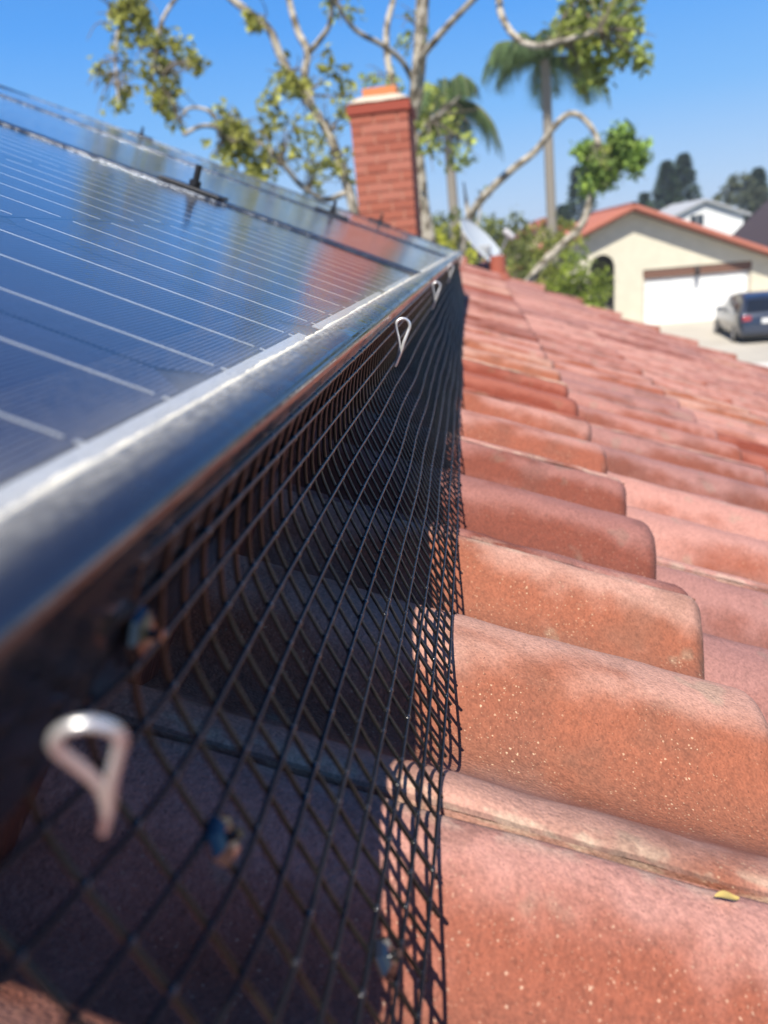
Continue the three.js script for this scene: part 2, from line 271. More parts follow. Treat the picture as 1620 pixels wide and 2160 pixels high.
// clamps between the panels
{
  const m = phy([.02, .02, .022], { roughness: .4, metalness: .3 });
  const spots = [[T0 + PGAP - .0075, .31, 'nearest black bolt clamp between the first two solar panels, low'], [T0 + PGAP * 2 - .0075, .31, 'black bolt clamp between the second and third panels, low'], [T0 + PGAP * 3 - .0075, .31, 'black bolt clamp on the far edge of the array in front of the chimney'],
    [T0 + PGAP * 2 - .0075, 1.2, 'black bolt clamp high up between the second and third panels'], [T0 + PGAP * 3 - .0075, 1.2, 'black bolt clamp high on the far edge of the array at upper left']];
  let proto;
  spots.forEach(([t, up, label], i) => {
    let g;
    if (!i) {
      g = proto = thing('panel_clamp', label, 'clamp', V(0, 0, 0), 'clamps between the solar panels');
      part('plate', merge([rbox(.038, .078, .004, .0015, 0, 0, .0026), rbox(.012, .078, .03, .0015, 0, 0, -.012)]), m, g);
      part('bolt', new THREE.CylinderGeometry(.004, .004, .026, 12).rotateX(Math.PI / 2).translate(0, 0, .017), m, g);
      part('nut', new THREE.CylinderGeometry(.0075, .0075, .007, 6).rotateX(Math.PI / 2).translate(0, 0, .0085), m, g);
      g.quaternion.copy(panelQ);
    } else { g = proto.clone(); g.name = numbered('panel_clamp'); g.userData = { ...proto.userData, label }; scene.add(g); }
    g.position.copy(onPanel(t, up));
  });
}

// ---------------------------------------------------------------- black wire mesh along the lower edge
const PROFILE = [[-.0621, .0487], [-.0657, .0582], [-.0683, .0709], [-.0688, .0830], [-.0655, .0954], [-.0610, .1081], [-.0565, .1198], [-.0520, .1320], [-.0471, .1440], [-.0423, .1566], [-.0369, .1683], [-.0311, .1804], [-.0258, .1918]];
const profileCurve = new THREE.CatmullRomCurve3(PROFILE.map(([r, h]) => V(r, h, 0)));
const hemAt = (t) => t < .5 ? -.0258 : t < 1.15 ? mix(-.0258, -.036, (t - .5) / .65) : mix(-.036, -.060, clamp((t - 1.15) / 1.6));
function meshPoint(t, a) {                                  // a: 0 top .. 1 hem
  const ext = Math.max(0, a - 1), q = profileCurve.getPoint(clamp(a)), rx = PROFILE[0][0];
  let r = rx + (q.x - rx) * 1 + (hemAt(t) + .0258) * Math.pow(clamp(a), 1.2), h = q.y;
  r += .0016 * (noise2(t * 9, a * 2.5, 4) - .5) * 2 * smooth(.1, .5, a); h += .0012 * (noise2(t * 5, 7.3, 6) - .5) * a;
  const crest = BH - Math.tan(TILT) * (BR - r);
  h = Math.min(h, crest - .0015);
  const tuck = smooth(.13, .04, t) * (1 - clamp(a)); r -= .034 * tuck; h += .012 * tuck;
  if (ext) { r += ext * .07; h += ext * .13; }
  if (a < 0) { h += a * .1; }
  return P(r, h, t);
}
{
  const g = thing('wire_mesh_guard', 'black plastic coated wire mesh closing the gap below the solar panels', 'wire mesh');
  const wireM = phy([.007, .0065, .0065], { roughness: .3, specularIntensity: 1 }), N = PROFILE.length, rad = .00076;
  const ts = []; for (let i = -14; ; i++) { const t = .236 + .0127 * i; if (t > 2.945) break; ts.push(t); }
  const beads = [], R = rng(3), o = new THREE.IcosahedronGeometry(.00098, 1);
  for (const t of ts) {
    const near = t < 1.1, seg = near ? 40 : 18, pts = []; for (let k = 0; k <= 14; k++) pts.push(meshPoint(t + (k > 13 ? 0 : 0), k === 0 ? -.035 : k === 14 ? 1.012 + .035 * hash2(Math.round(t * 1e4), 3, 9) ** 2 : (k - 1) / 12 ));
    part('cross_wire', tube(pts, rad, rad, seg, near ? 7 : 5), wireM, g);
  }
  for (let k = 0; k < N; k++) {
    const pts = [], a = k / (N - 1);
    for (let i = 0; i < ts.length; i++) { const q = meshPoint(ts[i], a); q.x += .0008; q.y += .0007; pts.push(q); }
    part('lengthwise_wire', tube(pts, rad, rad, ts.length * 2, 6), wireM, g);
    for (const t of ts) if (t < 2.2) { const q = meshPoint(t, a), s = .8 + .5 * R(); beads.push(o.clone().scale(s, s, s * 1.2).translate(q.x + .0006, q.y + .0006, q.z + .0003)); }
  }
  part('weld_bead', merge(beads), phy([.014, .013, .013], { roughness: .22, clearcoat: 1, clearcoatRoughness: .16 }), g, 'stuff');
}
// wire clips that pin the mesh to the frame
{
  const alu = std([.80, .79, .77], { metalness: .65, roughness: .34 });
  const labels = ['large blurred metal loop clip at lower left, nearest to the camera', 'teardrop metal clip pinned on the black mesh just below the frame, in the middle', 'small metal clip on the mesh behind the sharpest loop, third along the frame', 'tiny bright metal clip near the far end of the frame, fourth along', 'tiny metal clip at the far corner of the panel frame'];
  const spots = [[.079, -.0525, .0588], [.53, -.054, .0545], [.975, -.054, .053], [1.49, -.054, .048], [2.35, -.054, .050]];
  let proto;
  spots.forEach(([t, r, h], i) => {
    let g;
    if (!i) {
      g = proto = thing('mesh_clip', labels[i], 'clip', V(0, 0, 0), 'metal loop clips along the frame');
      const loop = []; for (let k = 0; k <= 20; k++) { const a = -.62 * Math.PI + 1.24 * Math.PI * k / 20; loop.push(V(.0068 * Math.sin(a), .006 + .0068 * Math.cos(a), 0)); }
      const c = [V(-.0062, -.033, -.001), V(-.0024, -.015, -.0008), ...loop, V(.0015, -.009, .0014), V(-.001, -.018, .0014), V(-.0058, -.031, .001)];
      part('wire_loop', tube(c, .0015, .0015, 140, 10), alu, g); g.scale.setScalar(.7);
    } else { g = proto.clone(); g.name = numbered('mesh_clip'); g.userData = { ...proto.userData, label: labels[i] }; scene.add(g); }
    g.position.copy(P(r, h, t)); g.rotation.set(i ? 0 : .42, .25, -.12); g.scale.setScalar(i ? .7 : .58);
  });
}
// round black lock washers on the mesh
{
  const m = phy([.012, .012, .013], { roughness: .16, clearcoat: 1, clearcoatRoughness: .1 });
  const labels = ['glossy black round washer on the mesh at lower left with a blue white reflection', 'black washer at the bottom edge of the photo where mesh meets sunlit tile', 'small dark washer high on the mesh under the frame with a blue glint', 'blurred dark washer lowest at left on the near mesh'];
  const spots = [[.122, .44], [.149, .87], [.122, .115]];
  let proto;
  spots.forEach(([t, a], i) => {
    let g;
    if (!i) {
      g = proto = thing('lock_washer', labels[i], 'washer', V(0, 0, 0), 'black washers on the mesh');
      part('disc', new THREE.LatheGeometry([[.0012, .0030], [.0035, .0032], [.0062, .0022], [.0076, .0006], [.0074, -.0004], [.0012, -.0004]].map(([x, y]) => new THREE.Vector2(x * .72, y * .8)), 7).toNonIndexed(), m, g).geometry.computeVertexNormals();
      part('pin_end', new THREE.CylinderGeometry(.0011, .0011, .005, 10).translate(0, .0022, 0), m, g);
    } else { g = proto.clone(); g.name = numbered('lock_washer'); g.userData = { ...proto.userData, label: labels[i] }; scene.add(g); }
    const p = meshPoint(t, a), q = meshPoint(t, a + .05), n = V(0, 0, -1).cross(q.clone().sub(p)).normalize(); if (n.x < 0) n.negate();
    g.position.copy(p).addScaledVector(n, .0012); g.quaternion.setFromUnitVectors(V(0, 1, 0), n);
  });
}

// small yellow leaf caught between two rolls
{
  const at = P(.075, .225, .222), g = thing('fallen_leaf', 'tiny yellow dry leaf lying between two tile rolls at lower right', 'leaf', at);
  part('blade', grid(10, 4, (a, b) => V((a - .5) * .010, .0002 + .0007 * Math.sin(a * 5) + .0012 * Math.abs(b - .5), (b - .5) * .0036 * Math.sin(Math.PI * (.08 + .86 * a)))), std([.50, .36, .11], { roughness: .8 }), g); g.rotation.set(.1, .25, -.3);
}
// ---------------------------------------------------------------- brick chimney beyond the roof's far edge
{
  const CT = 6.95, x0 = -1.0, x1 = -.515, D = .62, top = 5.545, cx = (x0 + x1) / 2, W = x1 - x0;
  const g = thing('brick_chimney', 'red brick chimney with pale mortar cap and clay flue beyond the panels', 'chimney', V(cx, 0, -CT));
  const mort = std([.54, .30, .215], { roughness: .95 });
  part('shaft', box(W - .014, top - .01, D - .014, 0, (top - .01) / 2, -D / 2), mort, g);
  const bt = dataTexture(256, 256, (u, v) => { const n = .8 + .35 * fbm(u * 12, v * 12, 3) + .15 * (noise2(u * 90, v * 90, 8) - .5); return [n, n, n]; }, true);
  const bm = [[.41, .125, .075], [.44, .145, .092], [.385, .115, .07], [.46, .165, .11]].map((c) => std(c, { map: bt, roughness: .9 }));
  const CH = .0745, bl = .195, R = rng(9), gap = .009;
  const geo = {}; const brick = (len) => geo[len] ??= rbox(len, CH - gap, .05, .003);
  const rows = 20;
  for (let j = 0; j < rows; j++) {
    const y = top - CH * (j + .5), off = j % 2;
    for (const [sx, ry, len, dz] of [[0, 0, W, 0.0], [0, Math.PI, W, -D]]) {
      let a = -len / 2; const pat = off ? [bl * .5, bl, bl] : [bl, bl, bl * .5]; let sum = pat.reduce((p, q) => p + q), k = len / sum;
      for (const b of pat) { const l = +(b * k - gap).toFixed(4), m = part('brick', brick(l), bm[Math.floor(R() * 4)], g); m.position.set(a + b * k / 2, y, dz + (ry ? .022 : -.022) + (R() - .5) * .003); m.rotation.y = ry; a += b * k; }
    }
    for (const sx of [-1, 1]) {
      let a = -.05; const len = D - .1, pat = off ? [bl, bl, bl * .5] : [bl * .5, bl, bl], k = len / pat.reduce((p, q) => p + q);
      for (const b of pat) { const l = +(b * k - gap).toFixed(4), m = part('brick', brick(l), bm[Math.floor(R() * 4)], g); m.position.set(sx * (W / 2 - .022), y, a - b * k / 2); m.rotation.y = Math.PI / 2; a -= b * k; }
    }
  }
  part('corbel', rbox(W + .035, .072, D + .035, .004, 0, top + .037, -D / 2), std([.35, .075, .045], { map: bt, roughness: .9 }), g);
  part('mortar_cap', grid(12, 12, (a, b) => { const e = Math.min(a, 1 - a, b, 1 - b) * 2; return V((a - .5) * (W + .03), top + .074 + .075 * smooth(-.15, .5, e) + .006 * noise2(a * 9, b * 9, 2), -D / 2 + (b - .5) * (D + .03)); }), std([.60, .49, .37], { roughness: .95 }), g);
  part('flue_liner', merge([poly([[-.14, -.15], [.14, -.15], [.14, .15], [-.14, .15]], .15, [[[-.115, -.125], [-.115, .125], [.115, .125], [.115, -.125]]]).rotateX(-Math.PI / 2).translate(0, top + .215, -D / 2)]), std([.60, .21, .08], { roughness: .85 }), g);
}
// ---------------------------------------------------------------- satellite dish at the far roof edge
{
  const g = thing('satellite_dish', 'grey white satellite dish on a short post at the far roof edge', 'satellite dish', V(.06, EYE - slopeAt(.06) - .05, -6.08)); g.scale.setScalar(.88);
  const n = V(.74, .60, .30).normalize(), grey = std([.50, .54, .56], { roughness: .45 });
  const q = new THREE.Quaternion().setFromUnitVectors(V(0, 1, 0), n), c = V(-.06, .235, -.12);
  const refl = new THREE.LatheGeometry([...Array(13)].map((_, i) => { const r = .27 * i / 12; return new THREE.Vector2(r, r * r * .55); }), 40).scale(1, 1, .86);
  const rim = new THREE.TorusGeometry(.27, .006, 8, 48).rotateX(Math.PI / 2).scale(1, 1, .86).translate(0, .27 * .27 * .55, 0);
  const m = part('reflector', merge([refl, rim]), grey, g); m.quaternion.copy(q); m.position.copy(c);
  const tip = c.clone().addScaledVector(n, .30).add(V(.02, -.10, .03));
  part('feed_arm', tube([c.clone().add(V(.02, -.2, .05)), c.clone().addScaledVector(n, .14).add(V(.03, -.19, .05)), tip], .012, .010, 12, 8), std([.28, .29, .30], { roughness: .5, metalness: .4 }), g);
  part('feed_horn', new THREE.CapsuleGeometry(.028, .06, 6, 14).rotateZ(.8).translate(tip.x, tip.y, tip.z), std([.5, .5, .5], { roughness: .4 }), g);
  part('post', new THREE.CylinderGeometry(.022, .022, .26, 14).translate(0, .09, -.1), std([.33, .34, .35], { metalness: .5, roughness: .5 }), g);
  part('bracket', rbox(.12, .10, .07, .01, -.03, .2, -.13), std([.35, .36, .37], { roughness: .5 }), g);
  const v = thing('vent_pipe', 'short red painted vent pipe below the satellite dish', 'vent pipe', V(.13, EYE - slopeAt(.13) - .05, -5.98));
  part('pipe', new THREE.CylinderGeometry(.055, .06, .17, 20).translate(0, .085, 0), std([.36, .10, .06], { roughness: .8 }), v);
  part('collar', new THREE.CylinderGeometry(.065, .10, .05, 20).translate(0, .02, 0), std([.30, .09, .055], { roughness: .85 }), v);
}

// ---------------------------------------------------------------- house across the way
const tileRed = [std([.40, .135, .085], { roughness: .85 }), std([.33, .11, .07], { roughness: .85 })];
function ribbedSlope(x0, y0, x1, y1, z0, z1, pitch = .25) { // a roof slope of rolled tiles in stepped courses
  const L = Math.hypot(x1 - x0, y1 - y0), ux = (x1 - x0) / L, uy = (y1 - y0) / L, nx = uy < 0 ? -uy : uy, n = uy === 0 ? [0, 1] : [-uy * Math.sign(ux), Math.abs(ux)], nv = Math.max(2, Math.round(L / .35)), nu = Math.round(Math.abs(z1 - z0) / pitch) * 6;
  return grid(nu, nv * 2, (a, b) => { const j = b * nv, s = Math.min(L, Math.round(j * 2) / 2 * L / nv), f = (Math.round(b * nv * 2) % 2), z = mix(z0, z1, a), hgt = .06 * Math.abs(Math.sin(Math.PI * (z - z0) / pitch)) + (f ? .05 : .01); return V(x0 + ux * s + n[0] * hgt, y0 + uy * s + n[1] * hgt, z); });
}
{
  const Z = -37.6, g = thing('stucco_house', 'cream stucco house across the street with gabled red tile roof, arch and white garage door', 'house', V(0, 0, 0));
  const st = dataTexture(512, 512, (u, v) => { const k = .92 + .16 * fbm(u * 14, v * 14, 5) + .06 * (noise2(u * 200, v * 200, 3) - .5); return [.66 * k, .61 * k, .475 * k]; }, true); st.repeat.set(.25, .25);
  const wallM = std([1, 1, 1], { map: st, roughness: .95 });
  const px = 6.75, pk = 5.02, s = .415, xl = 3.95, xr = 14.2, yl = pk - s * (px - xl), yr = pk - s * (xr - px);
  const arch = [[4.94, .05], [6.03, .05], [6.03, 2.75]]; for (let i = 1; i < 12; i++) { const a = Math.PI * i / 12; arch.push([5.485 + .545 * Math.cos(a), 2.75 + .6 * Math.sin(a)]); } arch.push([4.94, 2.75]);
  const gar = [[7.27, .02], [11.95, .02], [11.95, 2.52], [7.27, 2.52]];
  part('wall', merge([poly([[xl, 0], [xr, 0], [xr, yr], [px, pk], [xl, yl]], .3, [arch, gar]).translate(0, 0, Z), box(.25, 2.3, 11, xr - .13, 1.15, Z - 5.8), box(.25, 3.2, 11, xl + .13, 1.6, Z - 5.8), poly([[xl, 0], [xr, 0], [xr, yr], [px, pk], [xl, yl]], .3).translate(0, 0, Z - 11.2)]), wallM, g);
  const door = part('garage_door', box(4.66, 2.12, .05, 9.61, 1.07, Z - .2), std([.80, .80, .77], { roughness: .6 }), g);
  for (let r = 0; r < 4; r++) for (let c = 0; c < 4; c++) part('door_panel', rbox(1.04, .44, .03, .01, 7.85 + c * 1.165, .28 + r * .53, Z - .17), std([.82, .82, .79], { roughness: .6 }), door);
  part('lintel', box(4.66, .38, .12, 9.61, 2.32, Z - .1), std([.17, .085, .055], { roughness: .8 }), g);
  for (const fx of [7.32, 11.9]) part('door_frame', box(.09, 2.12, .1, fx, 1.08, Z - .08), std([.50, .45, .36]), g);
  const lamp = part('wall_lamp', merge([box(.10, .16, .06, 9.6, 2.42, Z + .03), new THREE.CylinderGeometry(.11, .07, .30, 8).translate(9.6, 2.20, Z + .16), new THREE.ConeGeometry(.13, .14, 8).translate(9.6, 2.42, Z + .16)]), std([.03, .03, .03], { roughness: .5 }), g);
  part('back_wall', box(1.9, 3.4, .1, 5.4, 1.7, Z - 1.7), std([.22, .20, .16]), g);
  part('gate', merge([...Array(9)].map((_, i) => box(.025, 1.5, .025, 4.98 + i * .13, .8, Z - .25)).concat([box(1.08, .04, .03, 5.48, 1.52, Z - .25), box(1.08, .04, .03, 5.48, .2, Z - .25)])), std([.03, .032, .035]), g);
  const ov = .55, z0 = Z + ov, z1 = Z - 11.6, ex = 15.1, el = 2.9, up = .12;
  part('roof', merge([ribbedSlope(px, pk + up + .1, ex, pk + up + .1 - s * (ex - px), z0, z1), ribbedSlope(px, pk + up + .1, el, pk + up + .1 - s * (px - el), z0, z1)]), tileRed[0], g);
  part('soffit', merge([poly([[px, pk + .02], [ex, pk + .02 - s * (ex - px)], [ex, pk + .14 - s * (ex - px)], [px, pk + .14]], 11.9).translate(0, 0, z0 - .02), poly([[px, pk + .02], [px, pk + .14], [el, pk + .14 - s * (px - el)], [el, pk + .02 - s * (px - el)]], 11.9).translate(0, 0, z0 - .02)]), std([.20, .12, .085]), g);
  part('rake_tile', merge([[px, ex], [px, el]].map(([a, b]) => tube([V(a, pk + .2, z0 + .03), V(b, pk + .2 - s * Math.abs(b - a), z0 + .03)], .13, .13, 2, 10))), tileRed[0], g);
  part('ridge_tile', tube([V(px, pk + .28, z0 + .05), V(px, pk + .28, z1)], .14, .14, 2, 10), tileRed[1], g);
}
function plainHouse(label, x, z, w, d, hw, rise, wall, roofM, opts = {}) {
  const g = thing(opts.name ?? 'far_house', label, 'house', V(x, 0, z)); if (opts.turn) g.rotation.y = opts.turn;
  part('wall', poly([[-w / 2, 0], [w / 2, 0], [w / 2, hw], [0, hw + rise], [-w / 2, hw]], d), wall, g);
  const o = .5, s = rise / (w / 2), e = w / 2 + o;
  part('roof', merge([poly([[0, hw + rise + .02], [e, hw + rise + .02 - s * e], [e, hw + rise + .22 - s * e], [0, hw + rise + .22]], d + .8).translate(0, 0, .4), poly([[0, hw + rise + .02], [0, hw + rise + .22], [-e, hw + rise + .22 - s * e], [-e, hw + rise + .02 - s * e]], d + .8).translate(0, 0, .4)]), roofM, g);
  for (const [wx, wy, ww, wh] of opts.windows ?? []) { const f = part('window', merge([box(ww + .16, .08, .08, wx, wy + wh / 2 + .04, .02), box(ww + .16, .08, .08, wx, wy - wh / 2 - .04, .02), box(.08, wh, .08, wx - ww / 2 - .04, wy, .02), box(.08, wh, .08, wx + ww / 2 + .04, wy, .02), box(.05, wh, .06, wx, wy, .02)]), std([.7, .7, .68]), g); part('pane', box(ww, wh, .02, wx, wy, .012), phy([.03, .04, .05], { roughness: .08 }), f); }
  return g;
}
{
  const white = std([.78, .78, .75], { roughness: .9 }), grey = std([.42, .43, .44], { roughness: .85 });
  const g = plainHouse('white two storey house with pale grey roof and balcony, far behind the red tile roof', 19.6, -75, 6.6, 12, 4.5, 1.35, white, grey, { name: 'white_house', windows: [[-.6, 4.35, 1.1, .9]] });
  part('balcony', merge([box(1.6, .12, 1, 3.4, 2.75, .5), ...[...Array(7)].map((_, i) => box(.06, .8, .06, 2.7 + i * .24, 3.2, .95)), box(1.6, .08, .08, 3.4, 3.62, .95)]), white, g);
  plainHouse('house with a dark maroon shingle roof at the right edge', 20.9, -50, 8.4, 10, 2.0, 3.9, std([.3, .25, .2]), std([.06, .038, .04], { roughness: .9 }), { name: 'dark_roof_house' });
  plainHouse('low house with a red tile roof behind the shrubs, left of the arch', 3.6, -46, 6, 9, 3.2, 1.9, std([.6, .52, .4]), tileRed[1], { name: 'red_roof_house' });
  plainHouse('small red tile roof between the shrubs close behind the satellite dish', 1.1, -27, 3.4, 6, 2.2, 1.3, std([.55, .47, .36]), tileRed[0], { name: 'garden_house', turn: .5 });
}

// ---------------------------------------------------------------- trees and shrubs
const barkTex = dataTexture(256, 256, (u, v) => { const n = fbm(u * 7, v * 7, 12), m = fbm(u * 30, v * 30, 4), k = smooth(.42, .6, n); const g = .75 + .5 * m; return [mix(.14, .46, k) * g, mix(.115, .41, k) * g, mix(.08, .33, k) * g]; }, true); barkTex.repeat.set(1.2, 1.2);
const barkM = std([1, 1, 1], { map: barkTex, roughness: .9 }), twigM = std([.20, .165, .125], { roughness: .95 });
const leafMat = (c) => phy(c, { vertexColors: true, transmission: .35, thickness: 0, roughness: 1, specularIntensity: .3 });
const leafM = leafMat([1, 1, 1]);
function leaves(clumps, R, size, per, hue) {                // clumps of [x, y, z, r]: small folded leaves, denser toward knots inside each clump
  const pos = [], colr = [];
  for (const [x, y, z, r, dens = 1] of clumps) {
    const n = Math.round(per * dens * (r / .35) ** 2), knots = [...Array(Math.max(5, Math.round(9 * r / .35)))].map(() => { const d = V(R() - .5, R() - .5, R() - .5).normalize().multiplyScalar(r * Math.cbrt(R())); return V(x + d.x, y + d.y * .95, z + d.z * .8); });
    const tones = knots.map(() => .6 + .85 * R());
    for (let i = 0; i < n; i++) {
      const ki = Math.floor(R() * knots.length), k = knots[ki], q = k.clone().add(V(R() + R() - 1, R() + R() - 1, R() + R() - 1).multiplyScalar(r * .47));
      const a = V(R() - .5, R() - .6, R() - .5).normalize(), b = V(R() - .5, R() - .2, R() - .5).cross(a).normalize(), c = a.clone().cross(b), s = size * (.6 + .8 * R());
      const p0 = q, p1 = q.clone().addScaledVector(a, s), w1 = q.clone().addScaledVector(a, s * .45).addScaledVector(b, s * .36).addScaledVector(c, s * .1), w2 = q.clone().addScaledVector(a, s * .45).addScaledVector(b, -s * .36).addScaledVector(c, s * .1);
      for (const v of [p0, w1, p1, p0, p1, w2]) pos.push(v.x, v.y, v.z);
      const t = tones[ki] * (.7 + .6 * R()), ye = R() * R(); const cc = [hue[0] * t * (1 + .6 * ye), hue[1] * t * (1 + .45 * ye), hue[2] * t];
      for (let j = 0; j < 6; j++) colr.push(...cc);
    }
  }
  const g = new THREE.BufferGeometry(); g.setAttribute('position', new THREE.Float32BufferAttribute(pos, 3)); g.setAttribute('color', new THREE.Float32BufferAttribute(colr, 3)); g.computeVertexNormals(); return g;
}
const pts = (l) => l.map((a) => V(...a));
function tree(label, seed, limbs, clumps, size, per, hue, name = 'sycamore_tree') {
  const R = rng(seed), base = limbs[0][0][0], g = thing(name, label, 'tree', V(0, 0, 0));
  limbs.forEach(([l, r0, r1], i) => part(i ? 'limb' : 'trunk', tube(pts(l), r0 * .82, r1 * .82, l.length * 6, 10), barkM, g));
  const joints = limbs.flatMap(([l]) => { const c = new THREE.CatmullRomCurve3(pts(l)); return [...Array(24)].map((_, i) => c.getPoint(i / 23)); });
  const tw = [];
  for (const [x, y, z, r] of clumps) {
    const c = V(x, y, z), near = joints.reduce((p, q) => q.distanceTo(c) < p.distanceTo(c) ? q : p);
    for (let i = 0; i < 11; i++) { const e = c.clone().add(V(R() - .5, R() - .5, R() - .5).multiplyScalar(2.3 * r)); tw.push(tube([near, near.clone().lerp(e, .5).add(V(R() - .5, R() - .2, R() - .5).multiplyScalar(.25 * r + .1)), e], .012, .004, 6, 5)); }
  }
  part('twig', merge(tw), twigM, g);
  part('foliage', leaves(clumps, R, size, per, hue), leafM, g);
  return g;
}
const GREEN = [.31, .37, .105];
tree('tall pale barked tree rising behind the brick chimney with bare crooked limbs', 21, [
  [[[-.7, 0, -13], [-.74, 2.6, -13], [-.79, 4.46, -13], [-.86, 5.04, -13], [-.89, 5.79, -13], [-.95, 6.21, -13], [-.83, 6.64, -13], [-.72, 7.25, -13], [-.64, 7.85, -13], [-.50, 8.53, -13], [-.3, 9.6, -12.9]], .21, .10],
  [[[-.92, 6.30, -13], [-.75, 6.99, -12.8], [-.45, 7.23, -12.5], [.09, 7.57, -12.2], [.54, 7.83, -12]], .075, .045],
  [[[-.81, 6.70, -13], [-.98, 7.04, -12.7], [-1.23, 7.22, -12.4], [-1.55, 7.38, -12.1], [-1.75, 7.68, -11.8], [-1.83, 7.93, -11.5]], .055, .03],
  [[[-.93, 6.26, -13], [-1.15, 6.77, -13.2], [-1.25, 7.20, -13.4], [-1.25, 7.69, -13.6], [-1.13, 8.11, -13.8], [-1.04, 8.53, -14]], .075, .05],
  [[[-.45, 8.7, -13], [0, 8.33, -12.8], [.40, 7.71, -12.5], [.45, 7.33, -12.2], [.58, 7.05, -12], [.75, 6.87, -11.8], [.99, 6.77, -11.5], [1.23, 6.74, -11.2], [1.55, 6.75, -11]], .075, .04],
  [[[-.94, 5.80, -13], [-.68, 6.18, -12.7], [-.38, 6.27, -12.3], [-.16, 6.40, -12]], .06, .02],
], [[1.70, 6.99, -11.4, .50], [1.50, 6.62, -11.6, .33], [1.93, 6.57, -11.5, .32], [1.56, 6.33, -11.6, .22], [1.40, 7.22, -11.6, .32], [1.84, 6.97, -11.5, .34], [1.3, 6.95, -11.5, .3, .6],
  [-.89, 7.51, -13, .28, .4], [-1.37, 6.82, -13.2, .30, .5], [-1.2, 6.45, -13.2, .25, .6], [-.52, 6.22, -12.8, .42, .5], [-.35, 5.9, -12.7, .40, .6], [-1.7, 7.7, -11.9, .32, .5]], .105, 215, GREEN);
tree('leaning forked tree left of the chimney with yellow green leaf clusters', 33, [
  [[[-1.5, 0, -11.5], [-1.6, 2.6, -11.5], [-1.70, 4.69, -11.5], [-1.73, 5.16, -11.5], [-1.84, 5.63, -11.5], [-1.93, 5.97, -11.5], [-2.13, 6.36, -11.5], [-2.33, 6.69, -11.5], [-2.50, 7.04, -11.5], [-2.61, 7.37, -11.5], [-2.84, 7.58, -11.5], [-3.11, 7.82, -11.5], [-3.32, 8.11, -11.5]], .14, .055],
  [[[-2.16, 6.40, -11.5], [-2.23, 6.77, -11.6], [-2.17, 7.11, -11.7], [-2.28, 7.35, -11.8], [-2.38, 7.78, -11.9], [-2.42, 8.14, -12]], .075, .045],
  [[[-2.18, 7.06, -11.7], [-1.93, 7.19, -11.5], [-1.79, 7.30, -11.4], [-1.72, 7.48, -11.3], [-1.72, 7.69, -11.1]], .05, .03],
  [[[-1.76, 5.30, -11.5], [-2.05, 5.21, -11.3], [-2.32, 5.38, -11.1], [-2.50, 5.65, -10.9], [-2.79, 5.95, -10.8], [-3.13, 5.98, -10.6], [-3.20, 6.12, -10.4], [-3.33, 6.12, -10.2], [-3.48, 6.02, -10]], .05, .028],
  [[[-3.13, 5.98, -10.6], [-3.20, 6.20, -10.6], [-3.34, 6.36, -10.6], [-3.58, 6.40, -10.6], [-3.72, 6.27, -10.6]], .035, .02],
  [[[-3.11, 7.82, -11.5], [-3.41, 7.96, -11.3], [-3.76, 7.69, -11.1], [-3.96, 7.25, -10.9], [-3.85, 6.66, -10.7], [-3.65, 6.23, -10.5]], .04, .015],
  [[[-3.47, 8.03, -11.5], [-4.17, 7.94, -11.2], [-4.47, 7.49, -11], [-4.52, 7.01, -10.8], [-4.44, 6.56, -10.5]], .035, .012],
], [[-4.40, 7.53, -11, .40], [-4.2, 7.7, -11, .25], [-4.65, 7.08, -11, .26, .4], [-4.67, 6.74, -11, .24, .35], [-4.4, 6.7, -10.8, .2, .3], [-3.90, 7.13, -10.9, .32], [-4.05, 6.81, -10.8, .27], [-3.84, 6.57, -10.7, .25], [-3.78, 6.34, -10.6, .16], [-3.57, 6.95, -10.9, .16],
  [-3.09, 6.14, -10.7, .29], [-2.83, 5.98, -10.8, .36], [-3.26, 5.91, -10.6, .2], [-2.47, 6.45, -11.1, .32, .6], [-2.37, 6.76, -11.3, .27, .7], [-2.30, 5.95, -11.1, .42, .5], [-2.77, 5.71, -10.9, .3], [-1.81, 6.70, -11.5, .32, .5], [-1.67, 6.30, -11.5, .28, .35], [-2.76, 7.49, -11.4, .18], [-1.87, 5.71, -11.4, .29, .5], [-2.14, 5.50, -11.2, .26, .5]], 0.10, 225, [.315, .33, .09]);
tree('bare arching tree with pale crooked trunk right of the chimney', 45, [
  [[[-.3, 0, -15], [-.36, 2.4, -15], [-.31, 4.40, -15], [-.16, 4.85, -14.9], [-.02, 5.05, -14.75], [.25, 5.30, -14.6], [.62, 5.57, -14.5], [1.02, 5.82, -14.5], [1.29, 6.11, -14.4], [1.55, 6.30, -14.3], [1.73, 6.23, -14.2], [1.90, 6.01, -14.1], [2, 5.73, -14]], .15, .05],
  [[[-.16, 4.85, -14.9], [-.18, 5.05, -15], [-.22, 5.5, -15.1]], .06, .015], [[[-.3, 4.4, -15], [0, 4.8, -15.2], [.1, 5.35, -15.3]], .04, .01]],
  [[2.05, 5.6, -14, .2], [.15, 5.2, -15.2, .15, .5]], .09, 120, GREEN, 'arching_tree');
tree('small leaning tree with a round leafy top in front of the cypress', 57, [
  [[[-.2, 0, -16], [-.1, 1.8, -16], [.01, 2.83, -16], [.88, 3.58, -16], [1.25, 3.98, -16], [1.62, 4.29, -16], [1.93, 4.55, -16], [2.07, 4.86, -16], [2.16, 5.17, -16], [2.46, 5.57, -16]], .16, .07],
], [[2.50, 5.60, -16, .55], [2.16, 5.72, -16, .32], [2.80, 5.61, -16, .35], [2.58, 5.95, -16, .35], [2.3, 5.45, -15.9, .3]], .12, 380, [.22, .33, .085], 'leaning_tree');

